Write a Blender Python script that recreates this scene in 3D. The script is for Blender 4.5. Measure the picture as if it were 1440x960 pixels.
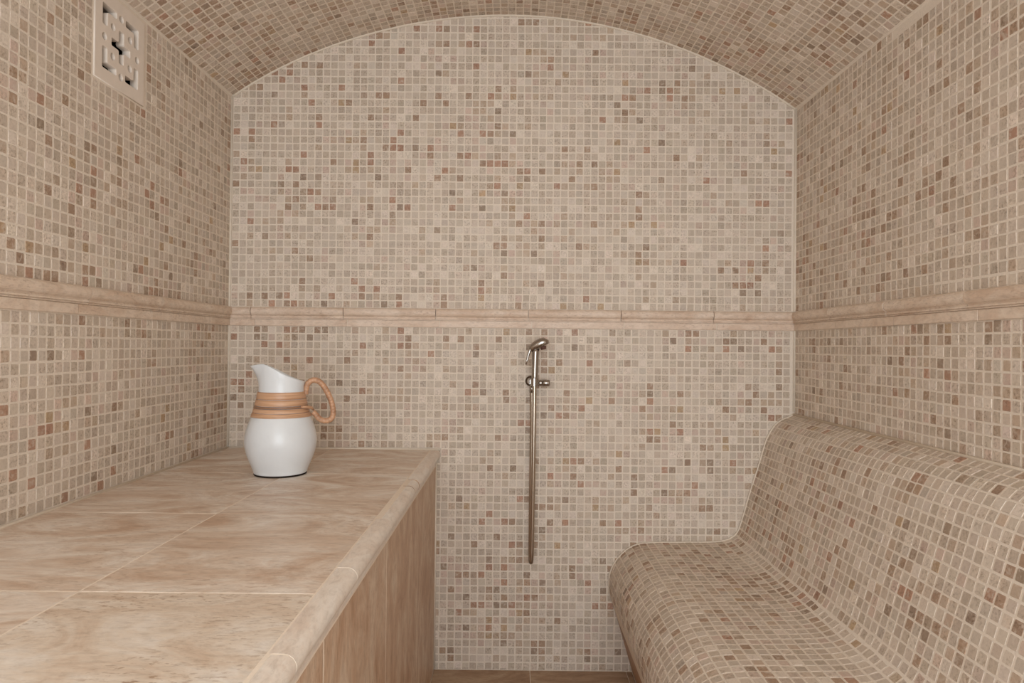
import bpy, bmesh, math, random
import numpy as np
from mathutils import Vector, Matrix

# ------------------------------------------------------------------ scene, camera, light
for o in list(bpy.data.objects):
    bpy.data.objects.remove(o)
S = bpy.context.scene
COL = S.collection
ZC = 1.064                     # camera height above the floor
F_PX = 960.0
_th, _a, _b = 0.0098, 7 / F_PX, 2 / F_PX
_R = np.array([math.cos(_th), 0, math.sin(_th)]); _U = np.array([-math.sin(_th), 0, math.cos(_th)])
CF = np.array([0, 1.0, 0]) + _U * _a - _R * _b; CF /= np.linalg.norm(CF)
CU = _U - CF * (_U @ CF); CU /= np.linalg.norm(CU)
CR = np.cross(CF, CU)
CAM = np.array([0, 0, ZC])

cam_d = bpy.data.cameras.new('camera'); cam = bpy.data.objects.new('camera', cam_d); COL.objects.link(cam)
cam_d.sensor_width = 36; cam_d.lens = F_PX / 1440 * 36; cam_d.clip_start = 0.02
cam.matrix_world = Matrix(((CR[0], CU[0], -CF[0], 0), (CR[1], CU[1], -CF[1], 0), (CR[2], CU[2], -CF[2], ZC), (0, 0, 0, 1)))
S.camera = cam

w = bpy.data.worlds.new('world'); S.world = w; w.use_nodes = True
w.node_tree.nodes['Background'].inputs[0].default_value = (1.0, 0.98, 0.95, 1)
w.node_tree.nodes['Background'].inputs[1].default_value = 0.35
# daylight entering through the doorway behind the camera
ld = bpy.data.lights.new('doorway_daylight', 'AREA'); ld.shape = 'RECTANGLE'; ld.size = 1.25; ld.size_y = 1.5
ld.energy = 41; ld.color = (0.86, 0.94, 1.0)
lo = bpy.data.objects.new('doorway_daylight', ld); COL.objects.link(lo)
lo.location = (0, -0.93, 1.14); lo.rotation_euler = (math.radians(90), 0, 0)
S.view_settings.view_transform = 'Standard'; S.view_settings.look = 'None'
S.view_settings.gamma = 1; S.view_settings.use_curve_mapping = False
S.view_settings.exposure = -0.04

# ------------------------------------------------------------------ helpers
rng = np.random.default_rng(11); random.seed(5)
SAT = .93                      # colours below are as photographed; the warm bounce light adds saturation of its own
def lin(c, k=1.0):
    v = [(((x / 255 + .055) / 1.055) ** 2.4 if x > 10.31 else x / 255 / 12.92) * k for x in c]
    g = .2126 * v[0] + .7152 * v[1] + .0722 * v[2]
    return tuple(max(.004, min(.95, (g + (x - g) * SAT) * t)) for x, t in zip(v, (1.02, 1.03, 1.065)))
def link(name, me, mat=None, parent=None, smooth=False):
    o = bpy.data.objects.new(name, me); COL.objects.link(o)
    if mat is not None and not me.materials: me.materials.append(mat)
    if parent is not None: o.parent = parent
    if smooth:
        for p in me.polygons: p.use_smooth = True
    return o
def pyd(name, verts, faces, mat=None, parent=None, smooth=False):
    me = bpy.data.meshes.new(name); me.from_pydata([tuple(v) for v in verts], [], faces); me.update()
    return link(name, me, mat, parent, smooth)
def from_bm(name, bm, mat=None, parent=None, smooth=False):
    bmesh.ops.recalc_face_normals(bm, faces=bm.faces)
    me = bpy.data.meshes.new(name); bm.to_mesh(me); bm.free()
    return link(name, me, mat, parent, smooth)
def bm_box(bm, x0, x1, y0, y1, z0, z1):
    vs = [bm.verts.new((x, y, z)) for x in (x0, x1) for y in (y0, y1) for z in (z0, z1)]
    for f in ((0, 1, 3, 2), (4, 6, 7, 5), (0, 4, 5, 1), (2, 3, 7, 6), (0, 2, 6, 4), (1, 5, 7, 3)):
        bm.faces.new([vs[i] for i in f])
    return vs
def box(name, x0, x1, y0, y1, z0, z1, mat, parent=None, bevel=0):
    bm = bmesh.new(); bm_box(bm, x0, x1, y0, y1, z0, z1)
    if bevel: bmesh.ops.bevel(bm, geom=bm.edges[:], offset=bevel, segments=1, affect='EDGES')
    return from_bm(name, bm, mat, parent)
def tag(o, label=None, cat=None, group=None, kind=None):
    if label: o['label'] = label
    if cat: o['category'] = cat
    if group: o['group'] = group
    if kind: o['kind'] = kind
    return o
def empty(name, loc=(0, 0, 0)):
    o = bpy.data.objects.new(name, None); COL.objects.link(o); o.location = loc; o.empty_display_size = .05
    return o
def tube(name, pts, rad, mat, parent=None, seg=12, closed_ends=True, radfn=None):
    """sweep a circle along a polyline; rad is a number or one radius per point"""
    P = [Vector(p) for p in pts]; n = len(P)
    T = [(P[min(i + 1, n - 1)] - P[max(i - 1, 0)]).normalized() for i in range(n)]
    up = Vector((0, 0, 1)) if abs(T[0].z) < .9 else Vector((0, 1, 0))
    nrm = (up - T[0] * up.dot(T[0])).normalized()
    verts, faces = [], []
    for i in range(n):
        nrm = (nrm - T[i] * nrm.dot(T[i])).normalized(); b = T[i].cross(nrm)
        r = rad[i] if hasattr(rad, '__len__') else rad
        for k in range(seg):
            a = 2 * math.pi * k / seg
            verts.append(P[i] + (nrm * math.cos(a) + b * math.sin(a)) * r)
    for i in range(n - 1):
        for k in range(seg):
            faces.append((i * seg + k, i * seg + (k + 1) % seg, (i + 1) * seg + (k + 1) % seg, (i + 1) * seg + k))
    if closed_ends:
        faces.append(tuple(range(seg))[::-1]); faces.append(tuple((n - 1) * seg + k for k in range(seg)))
    o = pyd(name, verts, faces, mat, parent, True)
    bm = bmesh.new(); bm.from_mesh(o.data); bmesh.ops.recalc_face_normals(bm, faces=bm.faces); bm.to_mesh(o.data); bm.free()
    for p in o.data.polygons:
        if len(p.vertices) > 4: p.use_smooth = False
    return o
def catmull(pts, n):
    """dense Catmull-Rom through the points"""
    P = [np.array(p, float) for p in pts]; P = [2 * P[0] - P[1]] + P + [2 * P[-1] - P[-2]]
    out = []
    for i in range(1, len(P) - 2):
        p0, p1, p2, p3 = P[i - 1:i + 3]
        for k in range(n):
            t = k / n
            out.append(.5 * (2 * p1 + (p2 - p0) * t + (2 * p0 - 5 * p1 + 4 * p2 - p3) * t * t + (3 * p1 - p0 - 3 * p2 + p3) * t ** 3))
    out.append(P[-2]); return np.array(out)
class Curve2:
    """arc-length parametrised plane curve"""
    def __init__(s, pts):
        s.p = np.array(pts); d = np.linalg.norm(np.diff(s.p, axis=0), axis=1); s.s = np.concatenate([[0], np.cumsum(d)]); s.L = s.s[-1]
    def at(s, t):
        return np.array([np.interp(t, s.s, s.p[:, 0]), np.interp(t, s.s, s.p[:, 1])])
    def tan(s, t, e=.006):
        d = s.at(min(t + e, s.L)) - s.at(max(t - e, 0)); return d / np.linalg.norm(d)

# ------------------------------------------------------------------ materials
def mat(name, rough=.6):
    m = bpy.data.materials.new(name); m.use_nodes = True
    return m, m.node_tree, m.node_tree.nodes['Principled BSDF']
def N(nt, t, **kw):
    n = nt.nodes.new(t)
    for k, v in kw.items():
        if k.startswith('i_'): n.inputs[k[2:].replace('_', ' ')].default_value = v
        else: setattr(n, k, v)
    return n
def ramp(nt, stops):
    r = N(nt, 'ShaderNodeValToRGB'); e = r.color_ramp.elements
    while len(e) < len(stops): e.new(.5)
    for el, (p, c) in zip(e, stops): el.position = p; el.color = (*c, 1) if len(c) == 3 else c
    return r
def mixc(nt, a, b, fac, mode='MIX'):
    m = N(nt, 'ShaderNodeMix', data_type='RGBA', blend_type=mode)
    for sock, v in ((m.inputs[0], fac), (m.inputs[6], a), (m.inputs[7], b)):
        if hasattr(v, 'links'): nt.links.new(v, sock)
        else: sock.default_value = v if isinstance(v, (int, float)) else (*v, 1)
    return m.outputs[2]
def bump(nt, bs, h, strength, dist):
    b = N(nt, 'ShaderNodeBump', i_Strength=strength, i_Distance=dist); nt.links.new(h, b.inputs['Height']); nt.links.new(b.outputs[0], bs.inputs['Normal'])

K = 1.3
def tile_mat(name, single):
    m, nt, bs = mat(name)
    src = N(nt, 'ShaderNodeObjectInfo').outputs['Color'] if single else N(nt, 'ShaderNodeAttribute', attribute_name='tcol').outputs['Color']
    geo = N(nt, 'ShaderNodeNewGeometry')
    n1 = N(nt, 'ShaderNodeTexNoise', i_Scale=170.0, i_Detail=3.0, i_Roughness=.7); nt.links.new(geo.outputs['Position'], n1.inputs['Vector'])
    r1 = ramp(nt, [(.34, (.62, .57, .52)), (.48, (.95, .94, .93)), (.62, (1.10, 1.10, 1.10))]); nt.links.new(n1.outputs[0], r1.inputs[0])
    nm = N(nt, 'ShaderNodeTexNoise', i_Scale=26.0, i_Detail=1.0); nt.links.new(geo.outputs['Position'], nm.inputs['Vector'])
    rm = ramp(nt, [(.42, (.25, .25, .25)), (.60, (1, 1, 1))]); nt.links.new(nm.outputs[0], rm.inputs[0])
    c = mixc(nt, src, r1.outputs[0], rm.outputs[0], 'MULTIPLY')
    # cloudy pale veins inside each tile
    n4 = N(nt, 'ShaderNodeTexNoise', i_Scale=75.0, i_Detail=4.0, i_Roughness=.7, i_Distortion=.6); nt.links.new(geo.outputs['Position'], n4.inputs['Vector'])
    r4 = ramp(nt, [(.50, (0, 0, 0)), (.66, (.7, .7, .7))]); nt.links.new(n4.outputs[0], r4.inputs[0])
    c = mixc(nt, c, lin((186, 170, 152), K), r4.outputs[0])
    n2 = N(nt, 'ShaderNodeTexVoronoi', i_Scale=330.0); nt.links.new(geo.outputs['Position'], n2.inputs['Vector'])
    r2 = ramp(nt, [(.0, (1, 1, 1)), (.16, (0, 0, 0))]); nt.links.new(n2.outputs[0], r2.inputs[0])
    n3 = N(nt, 'ShaderNodeTexNoise', i_Scale=45.0, i_Detail=1.0); nt.links.new(geo.outputs['Position'], n3.inputs['Vector'])
    r3 = ramp(nt, [(.5, (0, 0, 0)), (.62, (.5, .5, .5))]); nt.links.new(n3.outputs[0], r3.inputs[0])
    f = mixc(nt, r2.outputs[0], r3.outputs[0], 1.0, 'MULTIPLY')
    c = mixc(nt, c, lin((205, 190, 170)), f)
    nt.links.new(c, bs.inputs['Base Color'])
    bs.inputs['Roughness'].default_value = .5; bs.inputs['Specular IOR Level'].default_value = .28
    bump(nt, bs, n1.outputs[0], .35, .0015)
    return m
M_TILE1 = tile_mat('tumbled_travertine_single', True); M_TILE = tile_mat('tumbled_travertine_field', False)

def plain(name, c, rough=.6, k=1.0, nscale=60, amt=.12, bmp=.15, spec=.3, metal=0):
    m, nt, bs = mat(name)
    geo = N(nt, 'ShaderNodeNewGeometry'); n = N(nt, 'ShaderNodeTexNoise', i_Scale=float(nscale), i_Detail=4.0)
    nt.links.new(geo.outputs['Position'], n.inputs['Vector'])
    a = lin(c, k); lo_, hi_ = tuple(x * (1 - amt) for x in a), tuple(min(.95, x * (1 + amt)) for x in a)
    r = ramp(nt, [(.3, lo_), (.7, hi_)]); nt.links.new(n.outputs[0], r.inputs[0]); nt.links.new(r.outputs[0], bs.inputs['Base Color'])
    bs.inputs['Roughness'].default_value = rough; bs.inputs['Specular IOR Level'].default_value = spec; bs.inputs['Metallic'].default_value = metal
    if bmp: bump(nt, bs, n.outputs[0], bmp, .002)
    return m
K = 1.3
M_GROUT = plain('sanded_grout', (206, 192, 174), .85, K, 250, .05, .3, .1)
M_JOINT = plain('pale_joint', (214, 199, 180), .8, K, 250, .04, .2, .1)
M_BEAD = plain('silicone_bead', (204, 190, 170), .5, K, 90, .04, .0, .3)
M_PLASTER = plain('plaster', (190, 175, 155), .9, K, 40, .04)
M_VENT = plain('cream_plastic', (208, 194, 178), .5, K, 30, .03, 0, .3)
M_DUCT = plain('dark_duct', (25, 20, 16), .9, 1.0, 30, .1, 0, .05)
M_CORE = M_PLASTER
M_DARKWALL = plain('unseen_dark_wall', (84, 70, 60), .6, 1, 20, .1)  # invented dark tone for the unseen front wall; cuts bounce, darkens chrome reflections

def travertine(name, cols, axis, scale=1.0, pit=.5, rough=.38):
    """bands run along `axis`; cols = dark, mid, light, pit colour"""
    m, nt, bs = mat(name)
    tc = N(nt, 'ShaderNodeTexCoord'); oi = N(nt, 'ShaderNodeObjectInfo')
    mul = N(nt, 'ShaderNodeVectorMath', operation='SCALE'); mul.inputs[0].default_value = (17.3, 9.1, 23.7)
    nt.links.new(oi.outputs['Random'], mul.inputs['Scale'])
    add = N(nt, 'ShaderNodeVectorMath', operation='ADD'); nt.links.new(tc.outputs['Object'], add.inputs[0]); nt.links.new(mul.outputs[0], add.inputs[1])
    def mapped(s, stretch=.36):
        v = [s, s, s]; v[axis] *= stretch
        mp = N(nt, 'ShaderNodeVectorMath', operation='MULTIPLY'); mp.inputs[1].default_value = v
        nt.links.new(add.outputs[0], mp.inputs[0]); return mp.outputs[0]
    nb = N(nt, 'ShaderNodeTexNoise', i_Scale=1.0, i_Detail=7.0, i_Roughness=.68, i_Distortion=1.6); nt.links.new(mapped(9 * scale, .5), nb.inputs['Vector'])
    rb = ramp(nt, [(.34, cols[0]), (.48, cols[1]), (.63, cols[2])]); nt.links.new(nb.outputs[0], rb.inputs[0])
    nf = N(nt, 'ShaderNodeTexNoise', i_Scale=1.0, i_Detail=4.0, i_Roughness=.7, i_Distortion=.5); nt.links.new(mapped(110 * scale, .4), nf.inputs['Vector'])
    rf = ramp(nt, [(.32, (.82, .80, .78)), (.5, (1, 1, 1)), (.68, (1.08, 1.08, 1.07))]); nt.links.new(nf.outputs[0], rf.inputs[0])
    c = mixc(nt, rb.outputs[0], rf.outputs[0], .8, 'MULTIPLY')
    npt = N(nt, 'ShaderNodeTexNoise', i_Scale=1.0, i_Detail=2.5, i_Roughness=.6); nt.links.new(mapped(230 * scale, .33), npt.inputs['Vector'])
    rp = ramp(nt, [(.575, (0, 0, 0)), (.64, (pit, pit, pit))]); nt.links.new(npt.outputs[0], rp.inputs[0])
    nl = N(nt, 'ShaderNodeTexNoise', i_Scale=5.0, i_Detail=2.0); nt.links.new(add.outputs[0], nl.inputs['Vector'])
    rl = ramp(nt, [(.42, (.1, .1, .1)), (.6, (1, 1, 1))]); nt.links.new(nl.outputs[0], rl.inputs[0])
    pf = mixc(nt, rp.outputs[0], rl.outputs[0], 1.0, 'MULTIPLY')
    c = mixc(nt, c, cols[3], pf)
    nt.links.new(c, bs.inputs['Base Color'])
    bs.inputs['Roughness'].default_value = rough; bs.inputs['Specular IOR Level'].default_value = .4
    bump(nt, bs, nf.outputs[0], .12, .001)
    return m
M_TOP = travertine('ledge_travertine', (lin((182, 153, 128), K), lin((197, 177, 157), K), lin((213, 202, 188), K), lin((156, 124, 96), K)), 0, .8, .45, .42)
M_TOPPIT = travertine('pitted_travertine', (lin((188, 165, 142), K), lin((201, 185, 166), K), lin((210, 200, 187), K), lin((146, 114, 86), K)), 0, 1.0, .9, .42)
M_NOSE = travertine('nosing_travertine', (lin((200, 182, 165), K), lin((209, 196, 181), K), lin((215, 206, 194), K), lin((186, 160, 138), K)), 1, 1.0, .2, .34)
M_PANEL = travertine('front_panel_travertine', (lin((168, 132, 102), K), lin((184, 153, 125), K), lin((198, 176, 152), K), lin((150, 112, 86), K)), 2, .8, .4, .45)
M_RAIL = travertine('moulding_travertine', (lin((190, 162, 138), K), lin((199, 176, 154), K), lin((208, 188, 168), K), lin((140, 104, 80), K)), 0, 1.2, .35, .5)
M_RAILY = travertine('moulding_travertine_side', (lin((190, 164, 140), K), lin((199, 178, 156), K), lin((208, 190, 170), K), lin((140, 104, 80), K)), 1, 1.2, .35, .5)
M_FLOOR = travertine('floor_travertine', (lin((132, 102, 76), K), lin((150, 120, 92), K), lin((166, 140, 112), K), lin((120, 92, 66), K)), 0, 1.0, .3, .5)
M_RISER = travertine('riser_travertine', (lin((140, 104, 76), K), lin((160, 124, 94), K), lin((172, 140, 110), K), lin((120, 90, 66), K)), 1, 1.0, .3, .5)

# ------------------------------------------------------------------ mosaic machinery
PALETTE = [((185, 169, 151), .31), ((197, 182, 165), .11), ((176, 159, 140), .19), ((172, 150, 128), .14), ((184, 161, 144), .11),
           ((154, 127, 104), .065), ((162, 126, 103), .03), ((146, 125, 105), .03), ((168, 141, 110), .02)]
WARM = [.17, .04, .15, .25, .10, .20, .03, .045, .02]  # browner mix: real tile variety plus warm bounce light put into the colour
PC = np.array([lin(c, K) for c, _ in PALETTE]); PW = np.array([p for _, p in PALETTE])
def vnoise(u, v, s, seed):
    """smooth value noise for clustering colours"""
    r = np.random.default_rng(seed).random((64, 64)); x, y = u / s, v / s
    i, j = np.floor(x).astype(int), np.floor(y).astype(int); a, b = x - i, y - j
    a, b = a * a * (3 - 2 * a), b * b * (3 - 2 * b); g = lambda p, q: r[p % 64, q % 64]
    return (g(i, j) * (1 - a) + g(i + 1, j) * a) * (1 - b) + (g(i, j + 1) * (1 - a) + g(i + 1, j + 1) * a) * b
def tile_colors(u, v, seed, weights=None):
    n = len(u); W = np.tile((np.array(weights) if weights is not None else PW), (n, 1))
    cl = vnoise(u, v, .11, seed); pk = vnoise(u, v, .12, seed + 1)
    strong = np.clip((cl - .45) * 3.2, .15, 2.2)
    W[:, 3:] *= strong[:, None]; W[:, [4, 6]] *= np.clip(pk * 2.2, .3, 2)[:, None]
    W /= W.sum(1)[:, None]; cs = W.cumsum(1); idx = (rng.random(n)[:, None] > cs).sum(1).clip(0, len(PC) - 1)
    c = PC[idx] * (1 + rng.normal(0, .06, n))[:, None] * (1 + rng.normal(0, .006, (n, 3)))
    return np.clip(c, .02, .92)
TS = .0218
def tile_variant(seed):
    r = np.random.default_rng(100 + seed); h = .5; out = []
    for sx, sy in ((1, 1), (-1, 1), (-1, -1), (1, -1)):
        c = r.uniform(.02, .09); d = r.uniform(.02, .09)
        a, b = (sx * h, sy * (h - c)), (sx * (h - d), sy * h)
        out += [a, b] if sx * sy > 0 else [b, a]
    out = np.array(out); out *= 1 + r.normal(0, .012, out.shape)
    lowv = np.column_stack([out, np.full(8, -.0006)]); hi = np.column_stack([out * (1 - .10), np.full(8, .0007)]) 
    hi[:, 2] += r.uniform(-.0002, .0002, 8)
    return np.vstack([lowv, hi])
VARS = [tile_variant(i) for i in range(8)]
TF = [(k, (k + 1) % 8, 8 + (k + 1) % 8, 8 + k) for k in range(8)] + [tuple(range(8, 16))]
VMESH = []
for v in VARS:
    me = bpy.data.meshes.new('mosaic_tile'); vv = v.copy(); vv[:, :2] *= TS; me.from_pydata(vv.tolist(), [], TF); me.materials.append(M_TILE1); me.update(); VMESH.append(me)
def project(P):
    d = P - CAM; z = d @ CF; zz = np.where(z > .05, z, .05)
    return 720 + F_PX * (d @ CR) / zz, 480 - F_PX * (d @ CU) / zz, z
def lay_mosaic(parent, P, U, V, colors, occl=None, su=None, sv=None, limit=300, tie=0.0, name='mosaic_tile'):
    """P centres, U/V unit tangents (n,3); the 300 largest in view become parts, the rest one stuff part"""
    n = len(P); P = np.array(P); U = np.array(U); V = np.array(V)
    su = np.full(n, 1.0) if su is None else su; sv = np.full(n, 1.0) if sv is None else sv
    ang = rng.normal(0, .012, n); c, s = np.cos(ang)[:, None], np.sin(ang)[:, None]
    U, V = U * c + V * s, V * c - U * s; NN = np.cross(U, V)
    su = su * (1 + rng.normal(0, .022, n)); sv = sv * (1 + rng.normal(0, .022, n))
    P = P + U * rng.normal(0, .0003, n)[:, None] + V * rng.normal(0, .0003, n)[:, None] + NN * rng.uniform(-.0002, .0002, n)[:, None]
    x, y, z = project(P); xu, yu, _ = project(P + U * TS * .5); xv, yv, _ = project(P + V * TS * .5)
    area = np.abs((xu - x) * (yv - y) - (xv - x) * (yu - y)) * 4 * su * sv
    face = ((CAM - P) * NN).sum(1) > 0
    ok = (z > .2) & (x > 2) & (x < 1438) & (y > 2) & (y < 958) & face
    if occl is not None: ok &= ~occl(x, y)
    score = np.where(ok, area - tie * np.hypot(x - 720, y - 300), -1e9)
    pick = np.argsort(-score)[:limit]; pick = pick[score[pick] > -1e8]; single = np.zeros(n, bool); single[pick] = True
    var = rng.integers(0, 8, n)
    for i in pick:
        o = bpy.data.objects.new(name, VMESH[var[i]]); COL.objects.link(o); o.parent = parent
        u, v_, nn = U[i] * su[i], V[i] * sv[i], NN[i]
        o.matrix_basis = Matrix(((u[0], v_[0], nn[0], P[i][0]), (u[1], v_[1], nn[1], P[i][1]), (u[2], v_[2], nn[2], P[i][2]), (0, 0, 0, 1)))
        o.color = (*colors[i], 1)
    rest = np.where(~single)[0]
    L = np.array([VARS[k] for k in var[rest]])
    W = P[rest][:, None] + U[rest][:, None] * (L[:, :, 0:1] * TS * su[rest][:, None, None]) + V[rest][:, None] * (L[:, :, 1:2] * TS * sv[rest][:, None, None]) + NN[rest][:, None] * L[:, :, 2:3]
    faces = [tuple(b + k for k in f) for b in range(0, 16 * len(rest), 16) for f in TF]
    o = pyd('mosaic_field', W.reshape(-1, 3), faces, M_TILE, parent)
    at = o.data.attributes.new('tcol', 'FLOAT_COLOR', 'FACE')
    cc = np.column_stack([colors[rest], np.ones(len(rest))]).repeat(9, axis=0).astype('f'); at.data.foreach_set('color', cc.ravel())
    o['kind'] = 'stuff'
    return o
def sheet_shift(u, v, seed):
    """small misalignment from one 30 cm mesh-backed sheet to the next"""
    r = np.random.default_rng(seed).normal(0, .0005, (40, 40, 2)); i, j = np.floor(u / .3).astype(int) % 40, np.floor(v / .3).astype(int) % 40
    return r[i, j, 0], r[i, j, 1]

# ------------------------------------------------------------------ room dimensions
XL, XR, YB, YF = -.9412, .9282, 2.254, -1.0
ZCT = ZC - .3425                      # ledge top
ARCH = [(-.9412, .822), (-.8966, .8438), (-.8264, .8874), (-.7445, .937), (-.6623, .9716), (-.5567, 1.011), (-.4345, 1.046), (-.298, 1.0722), (-.1567, 1.0885), (-.0626, 1.0955),
        (.0081, 1.0981), (.0788, 1.0963), (.1731, 1.0877), (.3312, 1.056), (.4562, 1.0193), (.5978, .973), (.6922, .930), (.7866, .882), (.8811, .8235), (.9282, .7915)]
_ax = np.array([p[0] for p in ARCH]); _az = np.array([p[1] for p in ARCH]); _pf = np.polyfit(_ax, _az, 6)
_xs = np.linspace(XL, XR, 161); VAULT = Curve2(np.column_stack([_xs, np.polyval(_pf, _xs)]))
VS = .011                              # the vault falls slightly towards the door
def vz(z, y): return ZC + z + VS * (y - YB)
ZSL, ZSR = float(np.polyval(_pf, XL)), float(np.polyval(_pf, XR))
RAIL_T, RAIL_B = ZC + .1222, ZC + .0605

# walls -----------------------------------------------------------
wall_back = box('wall_back', XL - .1, XR + .1, YB, YB + .1, -.05, ZC + 1.25, M_GROUT); tag(wall_back, kind='structure')
wall_right = box('wall_right', XR, XR + .1, YF, YB, -.05, ZC + ZSR + .012, M_GROUT); tag(wall_right, kind='structure')
VY0, VY1, VZ0, VZ1 = 1.515, 1.710, ZC + .598, ZC + .800      # vent opening
bm = bmesh.new(); zt = ZC + ZSL + .012
bm_box(bm, XL - .1, XL, YF, VY0, -.05, zt); bm_box(bm, XL - .1, XL, VY1, YB, -.05, zt)
bm_box(bm, XL - .1, XL, VY0, VY1, -.05, VZ0); bm_box(bm, XL - .1, XL, VY0, VY1, VZ1, zt)
wall_left = from_bm('wall_left', bm, M_GROUT); tag(wall_left, kind='structure')
wall_front = box('wall_front', XL - .1, XR + .1, YF - .1, YF, -.05, ZC + 1.25, M_DARKWALL); tag(wall_front, kind='structure')
floor = box('floor', XL, XR, YF, YB, -.06, -.0015, M_JOINT); tag(floor, kind='structure')
# vault shell
nx = 81; vx = np.linspace(XL - .06, XR + .06, nx); vzv = np.polyval(_pf, np.clip(vx, XL, XR))
vzv = vzv + np.where(vx < XL, (vx - XL) * .5, 0) + np.where(vx > XR, -(vx - XR) * .6, 0)
vv, ff = [], []
for y in (YF, YB):
    for k in range(nx): vv.append((vx[k], y, vz(vzv[k], y)))
    for k in range(nx): vv.append((vx[k], y, vz(vzv[k], y) + .06))
for k in range(nx - 1):
    a, b = k, k + 1
    ff += [(a, b, 2 * nx + b, 2 * nx + a), (nx + a, 3 * nx + a, 3 * nx + b, nx + b), (a, nx + a, nx + b, b), (2 * nx + a, 2 * nx + b, 3 * nx + b, 3 * nx + a)]
ff += [(0, 2 * nx, 3 * nx, nx), (nx - 1, 2 * nx - 1, 4 * nx - 1, 3 * nx - 1)]
ceiling = pyd('ceiling', vv, ff, M_GROUT); tag(ceiling, kind='structure')

YT0 = .25                              # mosaic is laid this far towards the door
# back wall mosaic
PU, PL_ = .0247, .0250
u0 = -.9355
pts, uv = [], []
def grid_back(p, v0, nrow, sgn, seed):
    for r in range(nrow):
        zz = v0 + sgn * (r + .5) * p
        for c in range(80):
            xx = u0 + (c + .5) * p
            if xx > XR - p * .3: break
            yield xx, zz
def bench_hide(x, z):
    zz = z - ZC
    return (x > .41 and zz < -.70) or (x > .86 and zz < -.30) or (x < -.27 and zz < -.37) or (x > .80 and zz < -.5)
gb = [g for g in grid_back(PU, RAIL_T, 41, 1, 1) if g[1] < ZC + np.polyval(_pf, g[0]) + .006] + [g for g in grid_back(PL_, RAIL_B, 45, -1, 2) if not bench_hide(*g)]
gx, gz = np.array(gb).T; dx, dz = sheet_shift(gx + 2, gz, 3)
# sliver row at the skirting
sl = np.arange(u0 + PL_ / 2, XR - .01, PL_); sl = sl[(sl > -.26) & (sl < .4)]
n0 = len(gx); gx = np.concatenate([gx + dx, sl]); gz = np.concatenate([gz + dz, np.full(len(sl), .0012 + .0025)])
svb = np.ones(len(gx)); svb[n0:] = .22; gz[n0:] = .004
colb = tile_colors(gx + 2, gz, 21)
Pb = np.column_stack([gx, np.full(len(gx), YB), gz])
def occ_back(x, y): return ((x > 335) & (x < 480) & (y > 505)) | ((x < 625) & (y > 625)) | ((x > 730) & (x < 780) & (y > 465)) | ((x > 850) & (y > 755)) | ((x > 1025) & (y > 580))
BACK = (gx, gz, colb)
# the darkest tiles of the back wall, where the photograph shows them: (x, y, palette index)
MARKS = [(408, 102, 6), (425, 120, 6), (401, 110, 6), (430, 92, 5), (445, 92, 5), (525, 62, 6), (586, 41, 6), (617, 41, 6), (674, 41, 6), (672, 93, 6), (661, 62, 6),
         (735, 31, 5), (756, 31, 5), (840, 74, 5), (797, 105, 8), (830, 83, 4), (808, 94, 4), (693, 134, 6), (482, 122, 6), (440, 144, 6), (491, 145, 5), (482, 143, 8), (409, 103, 6),
         (450, 176, 6), (523, 166, 5), (450, 164, 5), (565, 187, 6), (512, 197, 5), (553, 197, 6), (543, 208, 5), (554, 208, 6), (565, 208, 6), (586, 208, 7), (607, 208, 6), (628, 208, 4),
         (521, 229, 6), (501, 239, 8), (501, 228, 8), (521, 218, 6), (606, 218, 5), (660, 219, 6), (649, 250, 5), (691, 230, 6), (638, 270, 7), (532, 250, 7), (406, 240, 6), (417, 240, 6),
         (447, 291, 6), (458, 291, 5), (467, 291, 6), (574, 292, 6), (637, 292, 6), (540, 166, 4), (416, 260, 5), (556, 229, 4), (627, 239, 6), (650, 220, 5), (638, 116, 4), (739, 74, 8),
         (404, 427, 5), (370, 417, 5), (466, 418, 6), (456, 427, 7), (329, 472, 6), (359, 472, 7), (359, 463, 5), (369, 484, 6), (391, 484, 6), (423, 463, 5), (443, 463, 5), (454, 463, 7),
         (498, 398, 6), (508, 408, 6), (508, 418, 5), (530, 408, 6), (562, 418, 5), (562, 429, 6), (678, 398, 5), (678, 408, 6), (795, 431, 8), (827, 420, 6), (710, 388, 5),
         (560, 463, 6), (623, 475, 5), (644, 475, 5), (507, 484, 6), (560, 484, 6), (697, 475, 5), (804, 466, 6), (804, 487, 7), (665, 488, 5), (707, 561, 5), (739, 561, 7), (729, 593, 6),
         (762, 583, 7), (793, 583, 5), (815, 572, 6), (740, 604, 7), (793, 648, 8), (814, 648, 5), (792, 700, 7), (814, 679, 6), (707, 731, 6), (718, 731, 5), (718, 763, 6), (728, 763, 5),
         (632, 752, 7), (697, 753, 5), (697, 731, 4), (687, 721, 6), (675, 732, 6), (664, 763, 5), (696, 848, 7), (749, 837, 5), (844, 828, 7), (844, 785, 7), (824, 922, 7), (866, 916, 7), (866, 912, 7),
         (632, 922, 5), (802, 806, 5), (687, 657, 5), (740, 700, 6), (740, 699, 5), (772, 733, 5), (887, 690, 6), (887, 667, 5), (917, 605, 6), (919, 604, 5), (1001, 711, 5), (1003, 648, 7),
         (918, 614, 5), (918, 603, 6), (889, 690, 5), (1036, 647, 6), (1004, 656, 7), (347, 525, 6), (337, 536, 6), (337, 546, 5), (326, 557, 7), (337, 568, 5), (400, 504, 6), (411, 515, 8), (433, 504, 6),
         (474, 536, 7), (473, 601, 5), (454, 612, 5), (484, 557, 5), (485, 504, 5)]
mx, my, _ = project(Pb)
for (qx, qy, pi) in MARKS:
    d = np.hypot(mx - qx, my - qy); i = int(np.argmin(d))
    if d[i] < 8: colb[i] = PC[pi] * rng.uniform(.88, 1.02)
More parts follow.
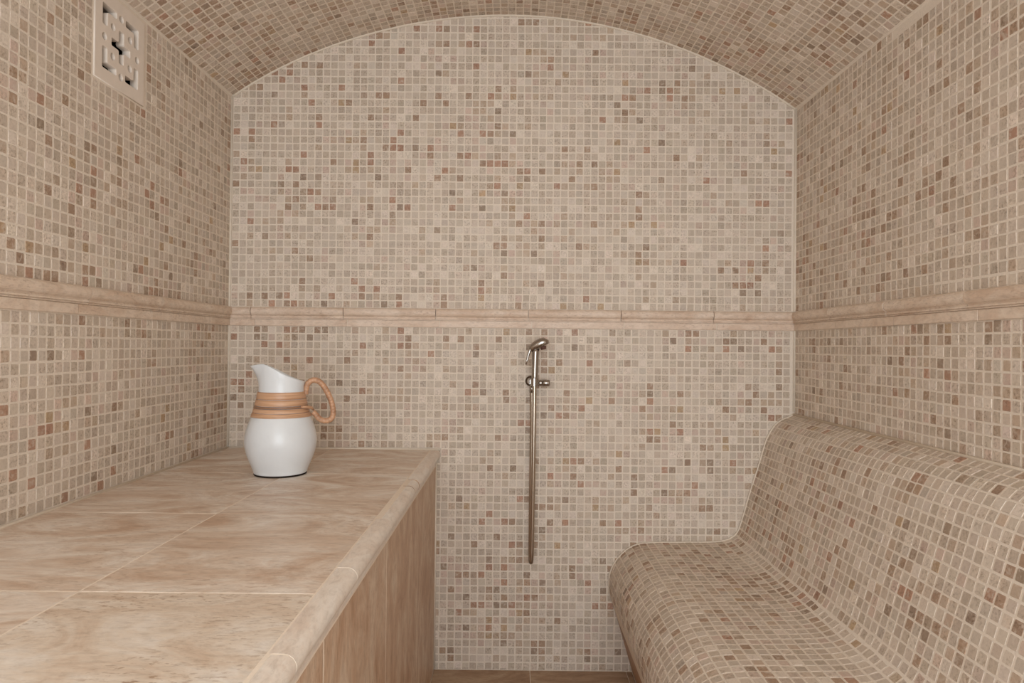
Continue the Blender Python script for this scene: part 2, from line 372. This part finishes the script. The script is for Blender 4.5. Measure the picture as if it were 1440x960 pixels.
lay_mosaic(wall_back, Pb, np.tile((1., 0, 0), (len(gx), 1)), np.tile((0, 0, 1.), (len(gx), 1)), colb, occ_back, sv=svb, tie=.05)

# side walls
def side_wall(wall, X, sgn, zlow, zs, seed, weights, skip=None):
    rows = [(RAIL_T + (r + .5) * PU, PU) for r in range(60) if RAIL_T + (r + .85) * PU < ZC + zs + .002] + [(RAIL_B - (r + .5) * PL_, PL_) for r in range(60) if RAIL_B - (r + .8) * PL_ > zlow]
    g = [(YB - .006 - (c + .5) * p, z) for z, p in rows for c in range(200) if YB - .006 - (c + 1) * p > YT0]
    y, z = np.array(g).T
    keep = z + .009 < ZC + zs + VS * (y - YB)
    if skip: keep &= ~skip(y, z)
    y, z = y[keep], z[keep]; dy, dz = sheet_shift(y, z, seed); y = y + dy; z = z + dz
    col = tile_colors(y + 5, z, seed + 30, weights); n = len(y)
    P = np.column_stack([np.full(n, X), y, z]); U = np.tile((0, -sgn * 1., 0), (n, 1)); V = np.tile((0, 0, 1.), (n, 1))
    lay_mosaic(wall, P, U, V, col)
mixw = .5 * PW + .5 * np.array(WARM)
# U x V must point into the room
side_wall(wall_left, XL, -1, ZCT, ZSL, 5, PW, lambda y, z: (y > VY0 - .012) & (y < VY1 + .010) & (z > VZ0 - .012))
side_wall(wall_right, XR, 1, ZC - .215, ZSR, 7, mixw)

# vault mosaic
ns = int(VAULT.L / PU); s0 = (VAULT.L - ns * PU) / 2
P, U, V, q = [], [], [], []
for i in range(ns):
    s = s0 + (i + .5) * PU; x, z = VAULT.at(s); t = VAULT.tan(s)
    for j in range(200):
        y = YB - .004 - (j + .5) * PU
        if y < YT0: break
        dxs = 0
        P.append((x, y, vz(z, y))); U.append((t[0], 0, t[1])); V.append((0, -1, -VS)); q.append((s, y))
P, U, V, q = map(np.array, (P, U, V, q))
V = np.array(V, float); V /= np.linalg.norm(V, axis=1)[:, None]
ds, dy = sheet_shift(q[:, 0], q[:, 1], 12); P = P + U * ds[:, None] + V * dy[:, None]
# normals down: U x V = (+x) x (-y) = -z
lay_mosaic(ceiling, P, U, V, tile_colors(q[:, 0], q[:, 1], 55, WARM))

# silicone / grout beads in the corners (parts of the back wall)
tube('corner_bead', [(XL + .002, YB - .002, ZCT + .007), (XL + .002, YB - .002, ZC + ZSL)], .0045, M_BEAD, wall_back, 8)
tube('corner_bead', [(XR - .002, YB - .002, ZC - .206), (XR - .002, YB - .002, ZC + ZSR)], .0045, M_BEAD, wall_back, 8)
tube('arch_bead', [(x, YB - .001, vz(np.polyval(_pf, x), YB) - .001) for x in np.linspace(XL, XR, 60)], .0042, M_BEAD, wall_back, 8)

# ------------------------------------------------------------------ dado moulding
def rail_profile():
    """(depth from wall, height from rail bottom) for the rounded moulding and the flat band"""
    top, w = .0617, []
    pr = [(0, top), (.004, top)]
    for k in range(9):
        a = math.radians(90 - k * 20); pr.append((.006 + .013 * math.cos(a), .0475 + .0142 * math.sin(a)))
    pr += [(.009, .0328), (.0085, .0310), (.0115, .0304), (.0120, .0285), (.0115, .0268), (.0078, .0262), (.0078, .0248), (.0100, .0243), (.0100, .0228), (0, .0228)]
    return pr
PR = rail_profile()
BAND = [(0, .0222), (.0055, .0222), (.0065, .0212), (.0065, .0012), (.0055, 0), (0, 0)]
def extr(name, prof, tf, a, b, mat_, parent):
    n = len(prof); vs = [tf(d, h, a) for d, h in prof] + [tf(d, h, b) for d, h in prof]
    fs = [(k, (k + 1) % n, n + (k + 1) % n, n + k) for k in range(n)] + [tuple(range(n)), tuple(range(2 * n - 1, n - 1, -1))]
    bm = bmesh.new(); V_ = [bm.verts.new(v) for v in vs]
    for f in fs: bm.faces.new([V_[i] for i in f])
    o = from_bm(name, bm, mat_, parent)
    return o
def rail(name, tf, mx0, mx1, cuts, bcuts, m, backing):
    root = backing; root['kind'] = 'structure'
    for cs, nm, prof in ((cuts, 'moulding_piece', PR), (bcuts, 'band_tile', BAND)):
        ed = [mx0] + cs + [mx1]
        for a, b in zip(ed[:-1], ed[1:]):
            r = random.uniform(-.0006, .0006)
            extr(nm, prof, (lambda d, h, t, r=r: tf(d + (r if d > .001 else 0), h, t)), a + .0011, b - .0011, m, root)
def cutsr(a0, a1, known, step=.3): 
    c = [known + k * step for k in range(-12, 13)]; return [x for x in c if a0 + .04 < x < a1 - .04]
t1 = box('trim_1', XL, XL + .0045, YT0, YB - .001, RAIL_B + .0005, RAIL_T - .0005, M_BEAD)
rail('trim_1', lambda d, h, t: (XL + d, t, RAIL_B + h), YT0, YB - .0065, cutsr(YT0, YB, 1.4911, .305), cutsr(YT0, YB, 1.4631, .299), M_RAILY, t1)
t2 = box('trim_2', XL + .0047, XR - .0047, YB - .0045, YB, RAIL_B + .0005, RAIL_T - .0005, M_BEAD)
rail('trim_2', lambda d, h, t: (t, YB - d, RAIL_B + h), XL + .0005, XR - .0005, cutsr(XL, XR, .0481, .304), cutsr(XL, XR, -.852, .304), M_RAIL, t2)
t3 = box('trim_3', XR - .0045, XR, YT0, YB - .001, RAIL_B + .0005, RAIL_T - .0005, M_BEAD)
rail('trim_3', lambda d, h, t: (XR - d, t, RAIL_B + h), YT0, YB - .0065, cutsr(YT0, YB, 1.6844, .3), cutsr(YT0, YB, 1.657, .3), M_RAILY, t3)

# ------------------------------------------------------------------ floor tiles
for x0, x1 in ((-.2505, .0632), (.0656, .3790), (.3812, .3985)):
    ys = [YB - .004, YB - .319, YB - .634, YB - .949, YB - 1.264, YB - 1.579, YB - 1.894]
    for a, b in zip(ys[1:], ys[:-1]):
        box('floor_tile', x0, x1, a + .0025, b, -.012, .0008, M_FLOOR, floor, .0007)

# ------------------------------------------------------------------ left ledge
XFR, XNI, XNO, YL0 = -.2515, -.2690, -.2362, .06
ledge = empty('stone_ledge', ((XL + XFR) / 2, 1.1, 0))
tag(ledge, 'deep built-in ledge of beige travertine slabs with a rounded front edge, along the left wall', 'ledge')
def lp(o): o.parent = ledge; o.matrix_parent_inverse = Matrix.Translation(-ledge.location); return o
base = lp(box('base', XL + .004, XFR - .0105, YL0, YB - .004, .001, ZCT - .0105, M_CORE))
lp(box('joint_mortar', XL + .004, XNI + .004, YL0, YB - .004, ZCT - .0105, ZCT - .0001, M_JOINT))
ty = [YL0, .5020, .9381, 1.3760, 1.8130, YB - .0055]; tx = [XL + .006, -.5935, XNI]
for j in range(5):
    for i in range(2):
        lp(box('top_tile', tx[i] + .0012, tx[i + 1] - .0012, ty[j] + .0014, ty[j + 1] - .0014, ZCT - .011, ZCT + rng.uniform(.0001, .0004), M_TOPPIT if j <= 1 and i == 1 else M_TOP, None, .0006))
R_ = .0158
def nose_prof(dr=0., dz_=0., inn=XNI + .0012):
    pr = [(inn, ZCT - .0305), (inn, ZCT - dz_)]
    cx = XNO - R_ - dr
    for k in range(13):
        a = math.radians(90 - 15 * k); pr.append((cx + R_ * math.cos(a), ZCT - R_ - dz_ + R_ * math.sin(a)))
    return pr
def nose(a, b, **kw):
    pr = nose_prof(**kw); n = len(pr)
    bm = bmesh.new(); A = [bm.verts.new((x, a, z)) for x, z in pr]; B = [bm.verts.new((x, b, z)) for x, z in pr]
    for k in range(n): bm.faces.new([A[k], A[(k + 1) % n], B[(k + 1) % n], B[k]])
    bm.faces.new(A); bm.faces.new(B)
    o = from_bm('edge_nosing', bm, M_NOSE, None, True)
    o.data.polygons[-1].use_smooth = o.data.polygons[-2].use_smooth = False
    e = o.modifiers.new('split', 'EDGE_SPLIT'); e.split_angle = math.radians(40)
    return lp(o)
for a, b in ((YL0, .4545), (.4565, .7560), (.7582, 1.0500), (1.0522, 1.3490), (1.3512, 1.6650)): nose(a, b, dz_=rng.uniform(-.0003, .0005))
nose(1.6700, 1.7440, dr=.0010, dz_=.0009); nose(1.7490, YB - .0035)
jn = lp(box('joint_mortar', XNI + .001, XFR - .0062, YL0, YB - .0035, ZCT - .029, ZCT - .0004, M_JOINT))
# pale joint rings between nosing pieces
for yj in (.4555, .7571, 1.0511, 1.3501, 1.6675, 1.7465):
    pr = nose_prof(); n = len(pr); bm = bmesh.new()
    hw = .0012 if yj < 1.6 else .0024; A = [bm.verts.new((x - .0003, yj - hw, z - .0002)) for x, z in pr]; B = [bm.verts.new((x - .0003, yj + hw, z - .0002)) for x, z in pr]
    for k in range(n): bm.faces.new([A[k], A[(k + 1) % n], B[(k + 1) % n], B[k]])
    bm.faces.new(A); bm.faces.new(B); lp(from_bm('joint_ring', bm, M_JOINT if yj < 1.6 else M_RISER))
ZJ = ZC - .3965
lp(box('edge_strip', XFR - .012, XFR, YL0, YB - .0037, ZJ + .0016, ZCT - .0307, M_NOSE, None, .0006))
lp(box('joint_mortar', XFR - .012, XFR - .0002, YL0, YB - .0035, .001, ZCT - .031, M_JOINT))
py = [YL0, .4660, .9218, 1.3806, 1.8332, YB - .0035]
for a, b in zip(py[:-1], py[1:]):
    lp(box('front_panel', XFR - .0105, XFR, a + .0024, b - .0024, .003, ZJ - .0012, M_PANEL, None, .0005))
lp(tube('wall_bead', [(XL + .0055, YL0, ZCT + .001), (XL + .0055, YB - .006, ZCT + .001)], .0035, M_BEAD, None, 8))
lp(tube('wall_bead', [(XL + .006, YB - .0055, ZCT + .001), (XNO, YB - .0055, ZCT + .001)], .0035, M_BEAD, None, 8))
lp(tube('wall_bead', [(XFR + .001, YB - .0055, .005), (XFR + .001, YB - .0055, ZCT - .034)], .0035, M_BEAD, None, 8))

# ------------------------------------------------------------------ right mosaic bench
BP = [(.3232, -.8060), (.3216, -.780), (.3240, -.748), (.3349, -.716), (.3560, -.686), (.3850, -.660), (.4185, -.6455), (.470, -.6400), (.5542, -.6385), (.620, -.6372), (.6712, -.6350), (.705, -.629),
      (.730, -.6165), (.7450, -.597), (.7560, -.565), (.7680, -.525), (.7789, -.484), (.8076, -.393), (.8310, -.312), (.8410, -.287), (.8530, -.265), (.8680, -.2465), (.8860, -.2335), (.906, -.2250), (.9247, -.2150)]
BC = Curve2(catmull(BP, 10))
bench = empty('mosaic_bench', (.63, 1.1, 0))
tag(bench, 'built-in curved bench covered in small beige mosaic, with a sloping backrest, along the right wall', 'bench')
def bp(o): o.parent = bench; o.matrix_parent_inverse = Matrix.Translation(-bench.location); return o
prof = [tuple(p) for p in BC.p] + [(XR - .0035, -ZC + .002), (.4040, -ZC + .002)]
n = len(prof); YB0, YB1 = YT0 - .01, YB - .0035
bm = bmesh.new(); A = [bm.verts.new((x, YB0, z + ZC)) for x, z in prof]; B = [bm.verts.new((x, YB1, z + ZC)) for x, z in prof]
for k in range(n): bm.faces.new([A[k], A[(k + 1) % n], B[(k + 1) % n], B[k]])
bm.faces.new(A); bm.faces.new(B)
body = bp(from_bm('body', bm, M_GROUT, None, True)); e = body.modifiers.new('split', 'EDGE_SPLIT'); e.split_angle = math.radians(35)
nb = int((BC.L - .006) / PL_); s0 = .003
P, U, V, q = [], [], [], []
for i in range(nb):
    s = s0 + (i + .5) * (BC.L - .006) / nb; x, z = BC.at(s); t = BC.tan(s, .008)
    # keep flat tiles from sinking into a concave bend
    nrm = np.array([-t[1], t[0]])
    for j in range(200):
        y = YB - .008 - (j + .5) * PU
        if y < YT0: break
        P.append((x, y, z + ZC)); U.append((t[0], 0, t[1])); V.append((0, 1, 0)); q.append((s, y))
P, U, V, q = map(lambda a: np.array(a, float), (P, U, V, q))
# normal = U x V must point up/left: U=(+x) , V=(+y) -> +z
ds, dy = sheet_shift(q[:, 0], q[:, 1], 15); P = P + U * ds[:, None] + V * dy[:, None]
bench_tiles = empty  # (tiles are parts of the bench)
class _Off: pass
T0 = Matrix.Translation(-bench.location)
before = set(COL.objects)
lay_mosaic(bench, P, U, V, tile_colors(q[:, 0] + 3, q[:, 1], 77, mixw))
for o in set(COL.objects) - before: o.matrix_parent_inverse = T0
# riser panels under the nose
def slab(name, p, q_, th, a, b, m):
    p = np.array(p); q_ = np.array(q_); d = (q_ - p) / np.linalg.norm(q_ - p); nn = np.array([-d[1], d[0]])
    if nn[0] > 0: nn = -nn
    c = [p, q_, q_ - nn * th, p - nn * th]
    bm = bmesh.new(); A = [bm.verts.new((x, a, z + ZC)) for x, z in c]; B = [bm.verts.new((x, b, z + ZC)) for x, z in c]
    for k in range(4): bm.faces.new([A[k], A[(k + 1) % 4], B[(k + 1) % 4], B[k]])
    bm.faces.new(A); bm.faces.new(B); return from_bm(name, bm, m)
for a, b in ((YB - .46, YB - .0035), (YB - .92, YB - .463), (YB - 1.38, YB - .923), (YT0, YB - 1.383)):
    bp(slab('riser_panel', (.3255, -.8075), (.4000, -ZC + .0015), .010, a, b, M_RISER))
bp(tube('wall_bead', [(XR - .0055, YT0, ZC - .2145), (XR - .0055, YB - .007, ZC - .2145)], .0038, M_BEAD, None, 8))
bp(tube('wall_bead', [(min(p[0], XR - .006), YB - .0055, p[1] + ZC) for p in BC.p[::4]], .0036, M_BEAD, None, 8))

# ------------------------------------------------------------------ vent grille on the left wall
VW, VH = VY1 - VY0, VZ1 - VZ0
vent = empty('vent_grille', (XL, (VY0 + VY1) / 2, VZ0))
tag(vent, 'square cream fretwork vent grille with dark slots, high on the left wall under the vault', 'vent')
cu = bpy.data.curves.new('vent_face', 'CURVE'); cu.dimensions = '2D'; cu.fill_mode = 'BOTH'; cu.extrude = .0090; cu.bevel_depth = .0008; cu.bevel_resolution = 1
def spl(pts):
    s = cu.splines.new('POLY'); s.points.add(len(pts) - 1); s.use_cyclic_u = True
    for p_, (a, b) in zip(s.points, pts): p_.co = (a * VW, (1 - b) * VH, 0, 1)
spl([(-.012, -.012), (1.012, -.012), (1.012, 1.012), (-.012, 1.012)])
def rnd(pts, r=.02):
    out = []; n = len(pts)
    for i in range(n):
        p0, p1, p2 = (np.array(pts[k % n], float) for k in (i - 1, i, i + 1))
        a = p1 + (p0 - p1) / np.linalg.norm(p0 - p1) * r; b = p1 + (p2 - p1) / np.linalg.norm(p2 - p1) * r
        out += [tuple(a), tuple(a * .25 + b * .25 + p1 * .5), tuple(b)]
    return out
def mir(pts, fx, fy): return [((1 - a if fx else a), (1 - b if fy else b)) for a, b in pts]
Lp = [(.12, .13), (.41, .13), (.41, .215), (.225, .215), (.225, .38), (.12, .38)]
for fx in (0, 1):
    for fy in (0, 1): spl(rnd(mir(Lp, fx, fy)))
spl(rnd([(.45, .31), (.56, .31), (.56, .455), (.70, .455), (.70, .555), (.56, .555), (.56, .70), (.45, .70), (.45, .555), (.30, .555), (.30, .455), (.45, .455)]))
for a, b in ((.5, .17), (.165, .51), (.85, .51), (.5, .85), (.33, .335), (.69, .335), (.33, .675), (.69, .675)):
    spl([(a + .048 * math.cos(t), b + .046 * math.sin(t)) for t in np.linspace(0, 2 * math.pi, 14, endpoint=False)])
co = bpy.data.objects.new('tmp', cu); COL.objects.link(co)
me = bpy.data.meshes.new_from_object(co.evaluated_get(bpy.context.evaluated_depsgraph_get())); bpy.data.objects.remove(co)
for v in me.vertices:
    a, b, c = v.co; v.co = (XL - .0060 + c, VY0 + a, VZ0 + b)
me.materials.clear()
fr = link('grille_face', me, M_VENT, vent); fr.matrix_parent_inverse = Matrix.Translation(-vent.location)
bm = bmesh.new()
for bx in ((XL - .09, XL - .086, VY0, VY1, VZ0, VZ1), (XL - .086, XL - .0160, VY0, VY0 + .002, VZ0, VZ1), (XL - .086, XL - .0160, VY1 - .002, VY1, VZ0, VZ1),
           (XL - .086, XL - .0160, VY0 + .002, VY1 - .002, VZ0, VZ0 + .002), (XL - .086, XL - .0160, VY0 + .002, VY1 - .002, VZ1 - .002, VZ1)): bm_box(bm, *bx)
du = from_bm('duct', bm, M_DUCT, vent); du.matrix_parent_inverse = Matrix.Translation(-vent.location)

# ------------------------------------------------------------------ jug
m, nt, bs = mat('white_glaze'); M_GLAZE = m
geo = N(nt, 'ShaderNodeTexCoord'); n1 = N(nt, 'ShaderNodeTexNoise', i_Scale=14.0, i_Detail=4.0); nt.links.new(geo.outputs['Object'], n1.inputs['Vector'])
r = ramp(nt, [(.3, (.77, .79, .81)), (.6, (.82, .845, .865))]); nt.links.new(n1.outputs[0], r.inputs[0]); nt.links.new(r.outputs[0], bs.inputs['Base Color'])
n2 = N(nt, 'ShaderNodeTexNoise', i_Scale=45.0, i_Detail=2.0); nt.links.new(geo.outputs['Object'], n2.inputs['Vector']); bump(nt, bs, n2.outputs[0], .18, .004)
bs.inputs['Roughness'].default_value = .32
M_BLACK = plain('unglazed_dark_foot', (38, 28, 22), .8, 1, 80, .2, 0)
def cane_mat(name, a, b, axis_scale):
    m, nt, bs = mat(name); tc = N(nt, 'ShaderNodeTexCoord'); mp = N(nt, 'ShaderNodeVectorMath', operation='MULTIPLY'); mp.inputs[1].default_value = axis_scale
    nt.links.new(tc.outputs['Object'], mp.inputs[0]); n = N(nt, 'ShaderNodeTexNoise', i_Scale=1.0, i_Detail=4.0); nt.links.new(mp.outputs[0], n.inputs['Vector'])
    r = ramp(nt, [(.3, lin(a, 1.25)), (.65, lin(b, 1.25))]); nt.links.new(n.outputs[0], r.inputs[0]); nt.links.new(r.outputs[0], bs.inputs['Base Color'])
    bs.inputs['Roughness'].default_value = .4; bump(nt, bs, n.outputs[0], .3, .001); return m
M_CANE = cane_mat('split_cane', (168, 122, 86), (198, 156, 120), (10, 10, 420)); M_CANE_D = cane_mat('dark_split_cane', (110, 78, 56), (150, 112, 84), (10, 10, 500)); M_WRAP = cane_mat('cane_wrap', (150, 108, 78), (190, 144, 108), (60, 60, 60))
JX, JY = -.6130, 1.8080
jug = empty('white_jug', (JX, JY, ZCT + .0006))
tag(jug, 'white glazed ceramic pitcher with cane-wrapped neck and looped cane handle, standing on the stone ledge', 'jug')
JPROF = [(.0680, .0035), (.0705, .0045), (.0722, .0080), (.0735, .0130), (.0790, .0260), (.0870, .0450), (.0935, .0650), (.0965, .0830), (.0960, .1000), (.0920, .1200), (.0855, .1400), (.0785, .1560), (.0725, .1720), (.0680, .1880), (.0640, .2050), (.0612, .2210)]
dp = catmull(JPROF, 3); NA = 72
def rim_z(a):
    x = math.cos(a)          # +1 right (handle), -1 spout
    return float(np.interp(x, [-1, -.9, -.72, -.3, .3, .75, 1], [.2895, .2925, .2935, .282, .2625, .252, .2490])) - .0035 * math.sin(a)
def upper(a, t):
    """point on the neck above the wrap, t 0..1"""
    z = .2210 + (rim_z(a) - .2210) * t
    d = abs((a - math.pi + math.pi) % (2 * math.pi) - math.pi); sp = math.exp(-(d / .42) ** 2)
    r = .0612 - .002 * math.sin(math.pi * min(1, t * 1.3)) * .6 + .0012 * t + sp * .0220 * t ** 2.6
    return r, z
rings = []
for rr, z in dp: rings.append([(rr * math.cos(2 * math.pi * k / NA), rr * math.sin(2 * math.pi * k / NA), z) for k in range(NA)])
def rng_upper(t, inset=0):
    out = []
    for k in range(NA):
        a = 2 * math.pi * k / NA; rr, z = upper(a, t); rr -= inset; out.append((rr * math.cos(a), rr * math.sin(a), z))
    return out
for t in np.linspace(.08, 1, 12): rings.append(rng_upper(t))
top = rings[-1]; rings.append([(x * .975, y * .975, z + .0008) for x, y, z in top]); rings.append([(x * .945, y * .945, z - .0004) for x, y, z in top])
for t in (.8, .5, .2): rings.append(rng_upper(t, .0042))
for rr, z in dp[::-1][2::4]: rings.append([((rr - .005) * math.cos(2 * math.pi * k / NA), (rr - .005) * math.sin(2 * math.pi * k / NA), max(z, .012)) for k in range(NA)])
vs = [p for r_ in rings for p in r_]; fs = [(i * NA + k, i * NA + (k + 1) % NA, (i + 1) * NA + (k + 1) % NA, (i + 1) * NA + k) for i in range(len(rings) - 1) for k in range(NA)]
fs += [tuple(range(NA))[::-1], tuple((len(rings) - 1) * NA + k for k in range(NA))]
pyd('body', vs, fs, M_GLAZE, jug, True)
def lathe(name, prof, m, parent, na=64, ox=0, oy=0, close=True):
    n = len(prof); vs = [(ox + r_ * math.cos(2 * math.pi * k / na), oy + r_ * math.sin(2 * math.pi * k / na), z) for r_, z in prof for k in range(na)]
    fs = [(i * na + k, i * na + (k + 1) % na, ((i + 1) % n) * na + (k + 1) % na, ((i + 1) % n) * na + k) for i in range(n if close else n - 1) for k in range(na)]
    if not close: fs += [tuple(range(na))[::-1], tuple((n - 1) * na + k for k in range(na))]
    return pyd(name, vs, fs, m, parent, True)
lathe('foot_ring', [(.0700, 0), (.0712, .002), (.0708, .0042), (.0640, .0042), (.0640, 0)], M_BLACK, jug)
def rj(z): return float(np.interp(z, [p[1] for p in JPROF], [p[0] for p in JPROF]))
strips = [(.2218, .2025, 0), (.2020, .1850, 0), (.1845, .1785, 1), (.1780, .1670, 0), (.1665, .1550, 0)]
for i, (za, zb, dk) in enumerate(strips):
    pr = [(rj(zb) - .001, zb)] + [(rj(zb + (za - zb) * t) + .0016 + .0014 * math.sin(math.pi * (t * .8 + .1)), zb + (za - zb) * t) for t in (.02, .15, .4, .6, .85, .98)] + [(rj(za) - .001, za)]
    o = lathe('cane_strip', pr, M_CANE_D if dk else M_CANE, jug)
    if dk: o['label'] = 'darker cane strip around the neck'
# loose tail of the wrap that ends at the handle
tube('cane_tail', [(.058 + .0006, -.048, .183), (.071, -.034, .182), (.082, -.016, .178), (.087, -.004, .172)], [.0035, .0042, .0042, .003], M_CANE, jug, 10)
HX = lambda px: (px - 357) * .000395; HZ = lambda py_: .0006 + (850 - py_) * .000395
hp = [(520, 312), (524, 280), (532, 245), (552, 222), (580, 214), (610, 222), (636, 245), (662, 282), (684, 325), (702, 370), (711, 410), (713, 450), (702, 480), (676, 494), (645, 494), (615, 478), (592, 452), (572, 432)]
hd = catmull([(HX(a), HZ(b)) for a, b in hp], 14); hc = Curve2(hd)
S_ = np.arange(0, hc.L, .0009); pts = [(*[hc.at(s)[0], 0], hc.at(s)[1]) for s in S_]
tube('handle', pts, [.0070 + .0011 * abs(math.sin(math.pi * s / .0085)) ** .5 for s in S_], M_WRAP, jug, 12)
jug.rotation_euler = (0, 0, math.radians(13)); jug.scale = (.945, .945, .98)

# ------------------------------------------------------------------ hand sprayer
def metal(name, c, rough):
    m, nt, bs = mat(name); bs.inputs['Base Color'].default_value = (*c, 1); bs.inputs['Metallic'].default_value = 1; bs.inputs['Roughness'].default_value = rough; return m
M_CHROME = metal('chrome', (.42, .39, .36), .12); M_HOSE = metal('steel_hose', (.50, .43, .35), .28); M_DARKM = metal('dark_metal', (.16, .12, .09), .35)
M_NOZ = plain('nozzle_rubber', (95, 62, 50), .6, 1, 50, .1, 0)
SY = 2.19
spr = empty('hand_sprayer', (.0700, SY, ZC - .09))
tag(spr, 'chrome hand sprayer with trigger and long ribbed steel hose hung on the back wall', 'sprayer')
def sp_(o): o.parent = spr; o.matrix_parent_inverse = Matrix.Translation(-spr.location); return o
zb, ztp = ZC - .110, ZC - .008
sp_(tube('handle', [(.0690, SY, zb), (.0690, SY, zb + .004), (.0695, SY, zb + .02), (.0705, SY, ztp - .03), (.0712, SY, ztp - .010), (.0725, SY, ztp + .002)], [.0092, .0102, .0104, .0110, .0114, .0116], M_CHROME, None, 20))
sp_(tube('head', [(.0515, SY - .002, ZC - .0150), (.0560, SY - .002, ZC - .0085), (.0640, SY - .003, ZC - .0010), (.0760, SY - .004, ZC + .0065), (.0880, SY - .005, ZC + .0120), (.0960, SY - .005, ZC + .0140), (.1015, SY - .005, ZC + .0120), (.1040, SY - .005, ZC + .0065)],
         [.0050, .0095, .0124, .0146, .0156, .0158, .0148, .0128], M_CHROME, None, 20))
sp_(tube('nozzle', [(.0945, SY - .005, ZC + .002), (.0968, SY - .005, ZC - .0085)], [.0104, .0088], M_NOZ, None, 18))
sp_(tube('trigger', [(.0600, SY - .005, ZC - .002), (.0530, SY - .007, ZC - .0110), (.0480, SY - .008, ZC - .027), (.0435, SY - .009, ZC - .045), (.0400, SY - .010, ZC - .0575)], [.0045, .0048, .0040, .0034, .0026], M_CHROME, None, 12))
sp_(tube('swivel_nut', [(.0688, SY, zb - .016), (.0688, SY, zb - .014), (.0689, SY, zb - .001)], [.0072, .0085, .0085], M_CHROME, None, 12))
# ribbed hose: down from the handle, a tight loop at the bottom, up again beside the wall
z0, z1, yb_ = zb - .016, ZC - .694, 2.236
path = [(.0687, SY, z0), (.0683, SY - .001, z0 - .15), (.0672, SY, z0 - .32), (.0655, SY + .004, z1 + .05), (.0648, SY + .006, z1 + .02)]
rr = (yb_ - SY - .006) / 2
for a in (30, 60, 90, 120, 150): path.append((.0640 - .0003 * a / 30, SY + .006 + rr - rr * math.cos(math.radians(a)), z1 + .012 - .014 * math.sin(math.radians(a))))
path += [(.0622, yb_, z1 + .02), (.0620, yb_, z1 + .06), (.0625, yb_, ZC - .40), (.0635, yb_, ZC - .25), (.0620, yb_ - .002, ZC - .150)]
dp3 = catmull(path, 40); d = np.linalg.norm(np.diff(dp3, axis=0), axis=1); ss = np.concatenate([[0], np.cumsum(d)]); st = np.arange(0, ss[-1], .0011)
pts = np.column_stack([np.interp(st, ss, dp3[:, k]) for k in range(3)])
sp_(tube('hose', pts, [.0064 + (.0007 if i % 2 else -.0004) for i in range(len(st))], M_HOSE, None, 12))
# wall holder with angle valve
hold = empty('wall_holder', (.0600, YB, ZC - .115))
tag(hold, 'small chrome wall holder and angle valve clasping the hand sprayer', 'wall holder')
def ho(o): o.parent = hold; o.matrix_parent_inverse = Matrix.Translation(-hold.location); return o
zh = ZC - .1145
ho(tube('flange', [(.0575, YB - .0016, zh + .001), (.0575, YB - .006, zh + .001), (.0575, YB - .010, zh + .001)], [.0175, .0168, .0110], M_DARKM, None, 28))
ho(tube('stem', [(.0585, YB - .010, zh + .001), (.0585, YB - .036, zh + .001)], .0095, M_DARKM, None, 18))
ho(tube('outlet', [(.0620, yb_ - .002, zh - .010), (.0620, yb_ - .002, zh - .036)], .0085, M_CHROME, None, 12))
bm = bmesh.new(); na = 26; ring = []
for z_ in (zh - .012, zh + .013):
    for r_ in (.0094, .0128):
        ring.append([bm.verts.new((.0689 + r_ * math.cos(math.radians(-60 + 300 * k / na + 0)), SY - r_ * math.sin(math.radians(-60 + 300 * k / na + 0)) * 1.0, z_)) for k in range(na + 1)])
for k in range(na):
    for a, b in ((0, 1), (1, 3), (3, 2), (2, 0)): bm.faces.new([ring[a][k], ring[a][k + 1], ring[b][k + 1], ring[b][k]])
for k in (0, na): bm.faces.new([ring[0][k], ring[1][k], ring[3][k], ring[2][k]])
ho(from_bm('clip', bm, M_CHROME))
ho(box('clip_arm', .0520, .0640, SY + .011, YB - .034, zh - .008, zh + .010, M_CHROME, None, .002))
kp, kr = [], []
for t, r_ in ((.0760, .0062), (.0820, .0062), (.0825, .0092), (.0850, .0106), (.0900, .0104), (.0935, .0096), (.0940, .0108), (.1060, .0112), (.1150, .0110), (.1185, .0100), (.1190, .0060)):
    kp.append((t, SY + .022, zh - .003)); kr.append(r_)
ho(tube('valve_knob', kp, kr, M_CHROME, None, 14))
ho(tube('valve_stem', [(.0590, SY + .024, zh - .001), (.0765, SY + .022, zh - .003)], .0062, M_CHROME, None, 14))
print('objects', len(bpy.data.objects), 'tris approx', sum(len(o.data.polygons) for o in bpy.data.objects if o.type == 'MESH'))
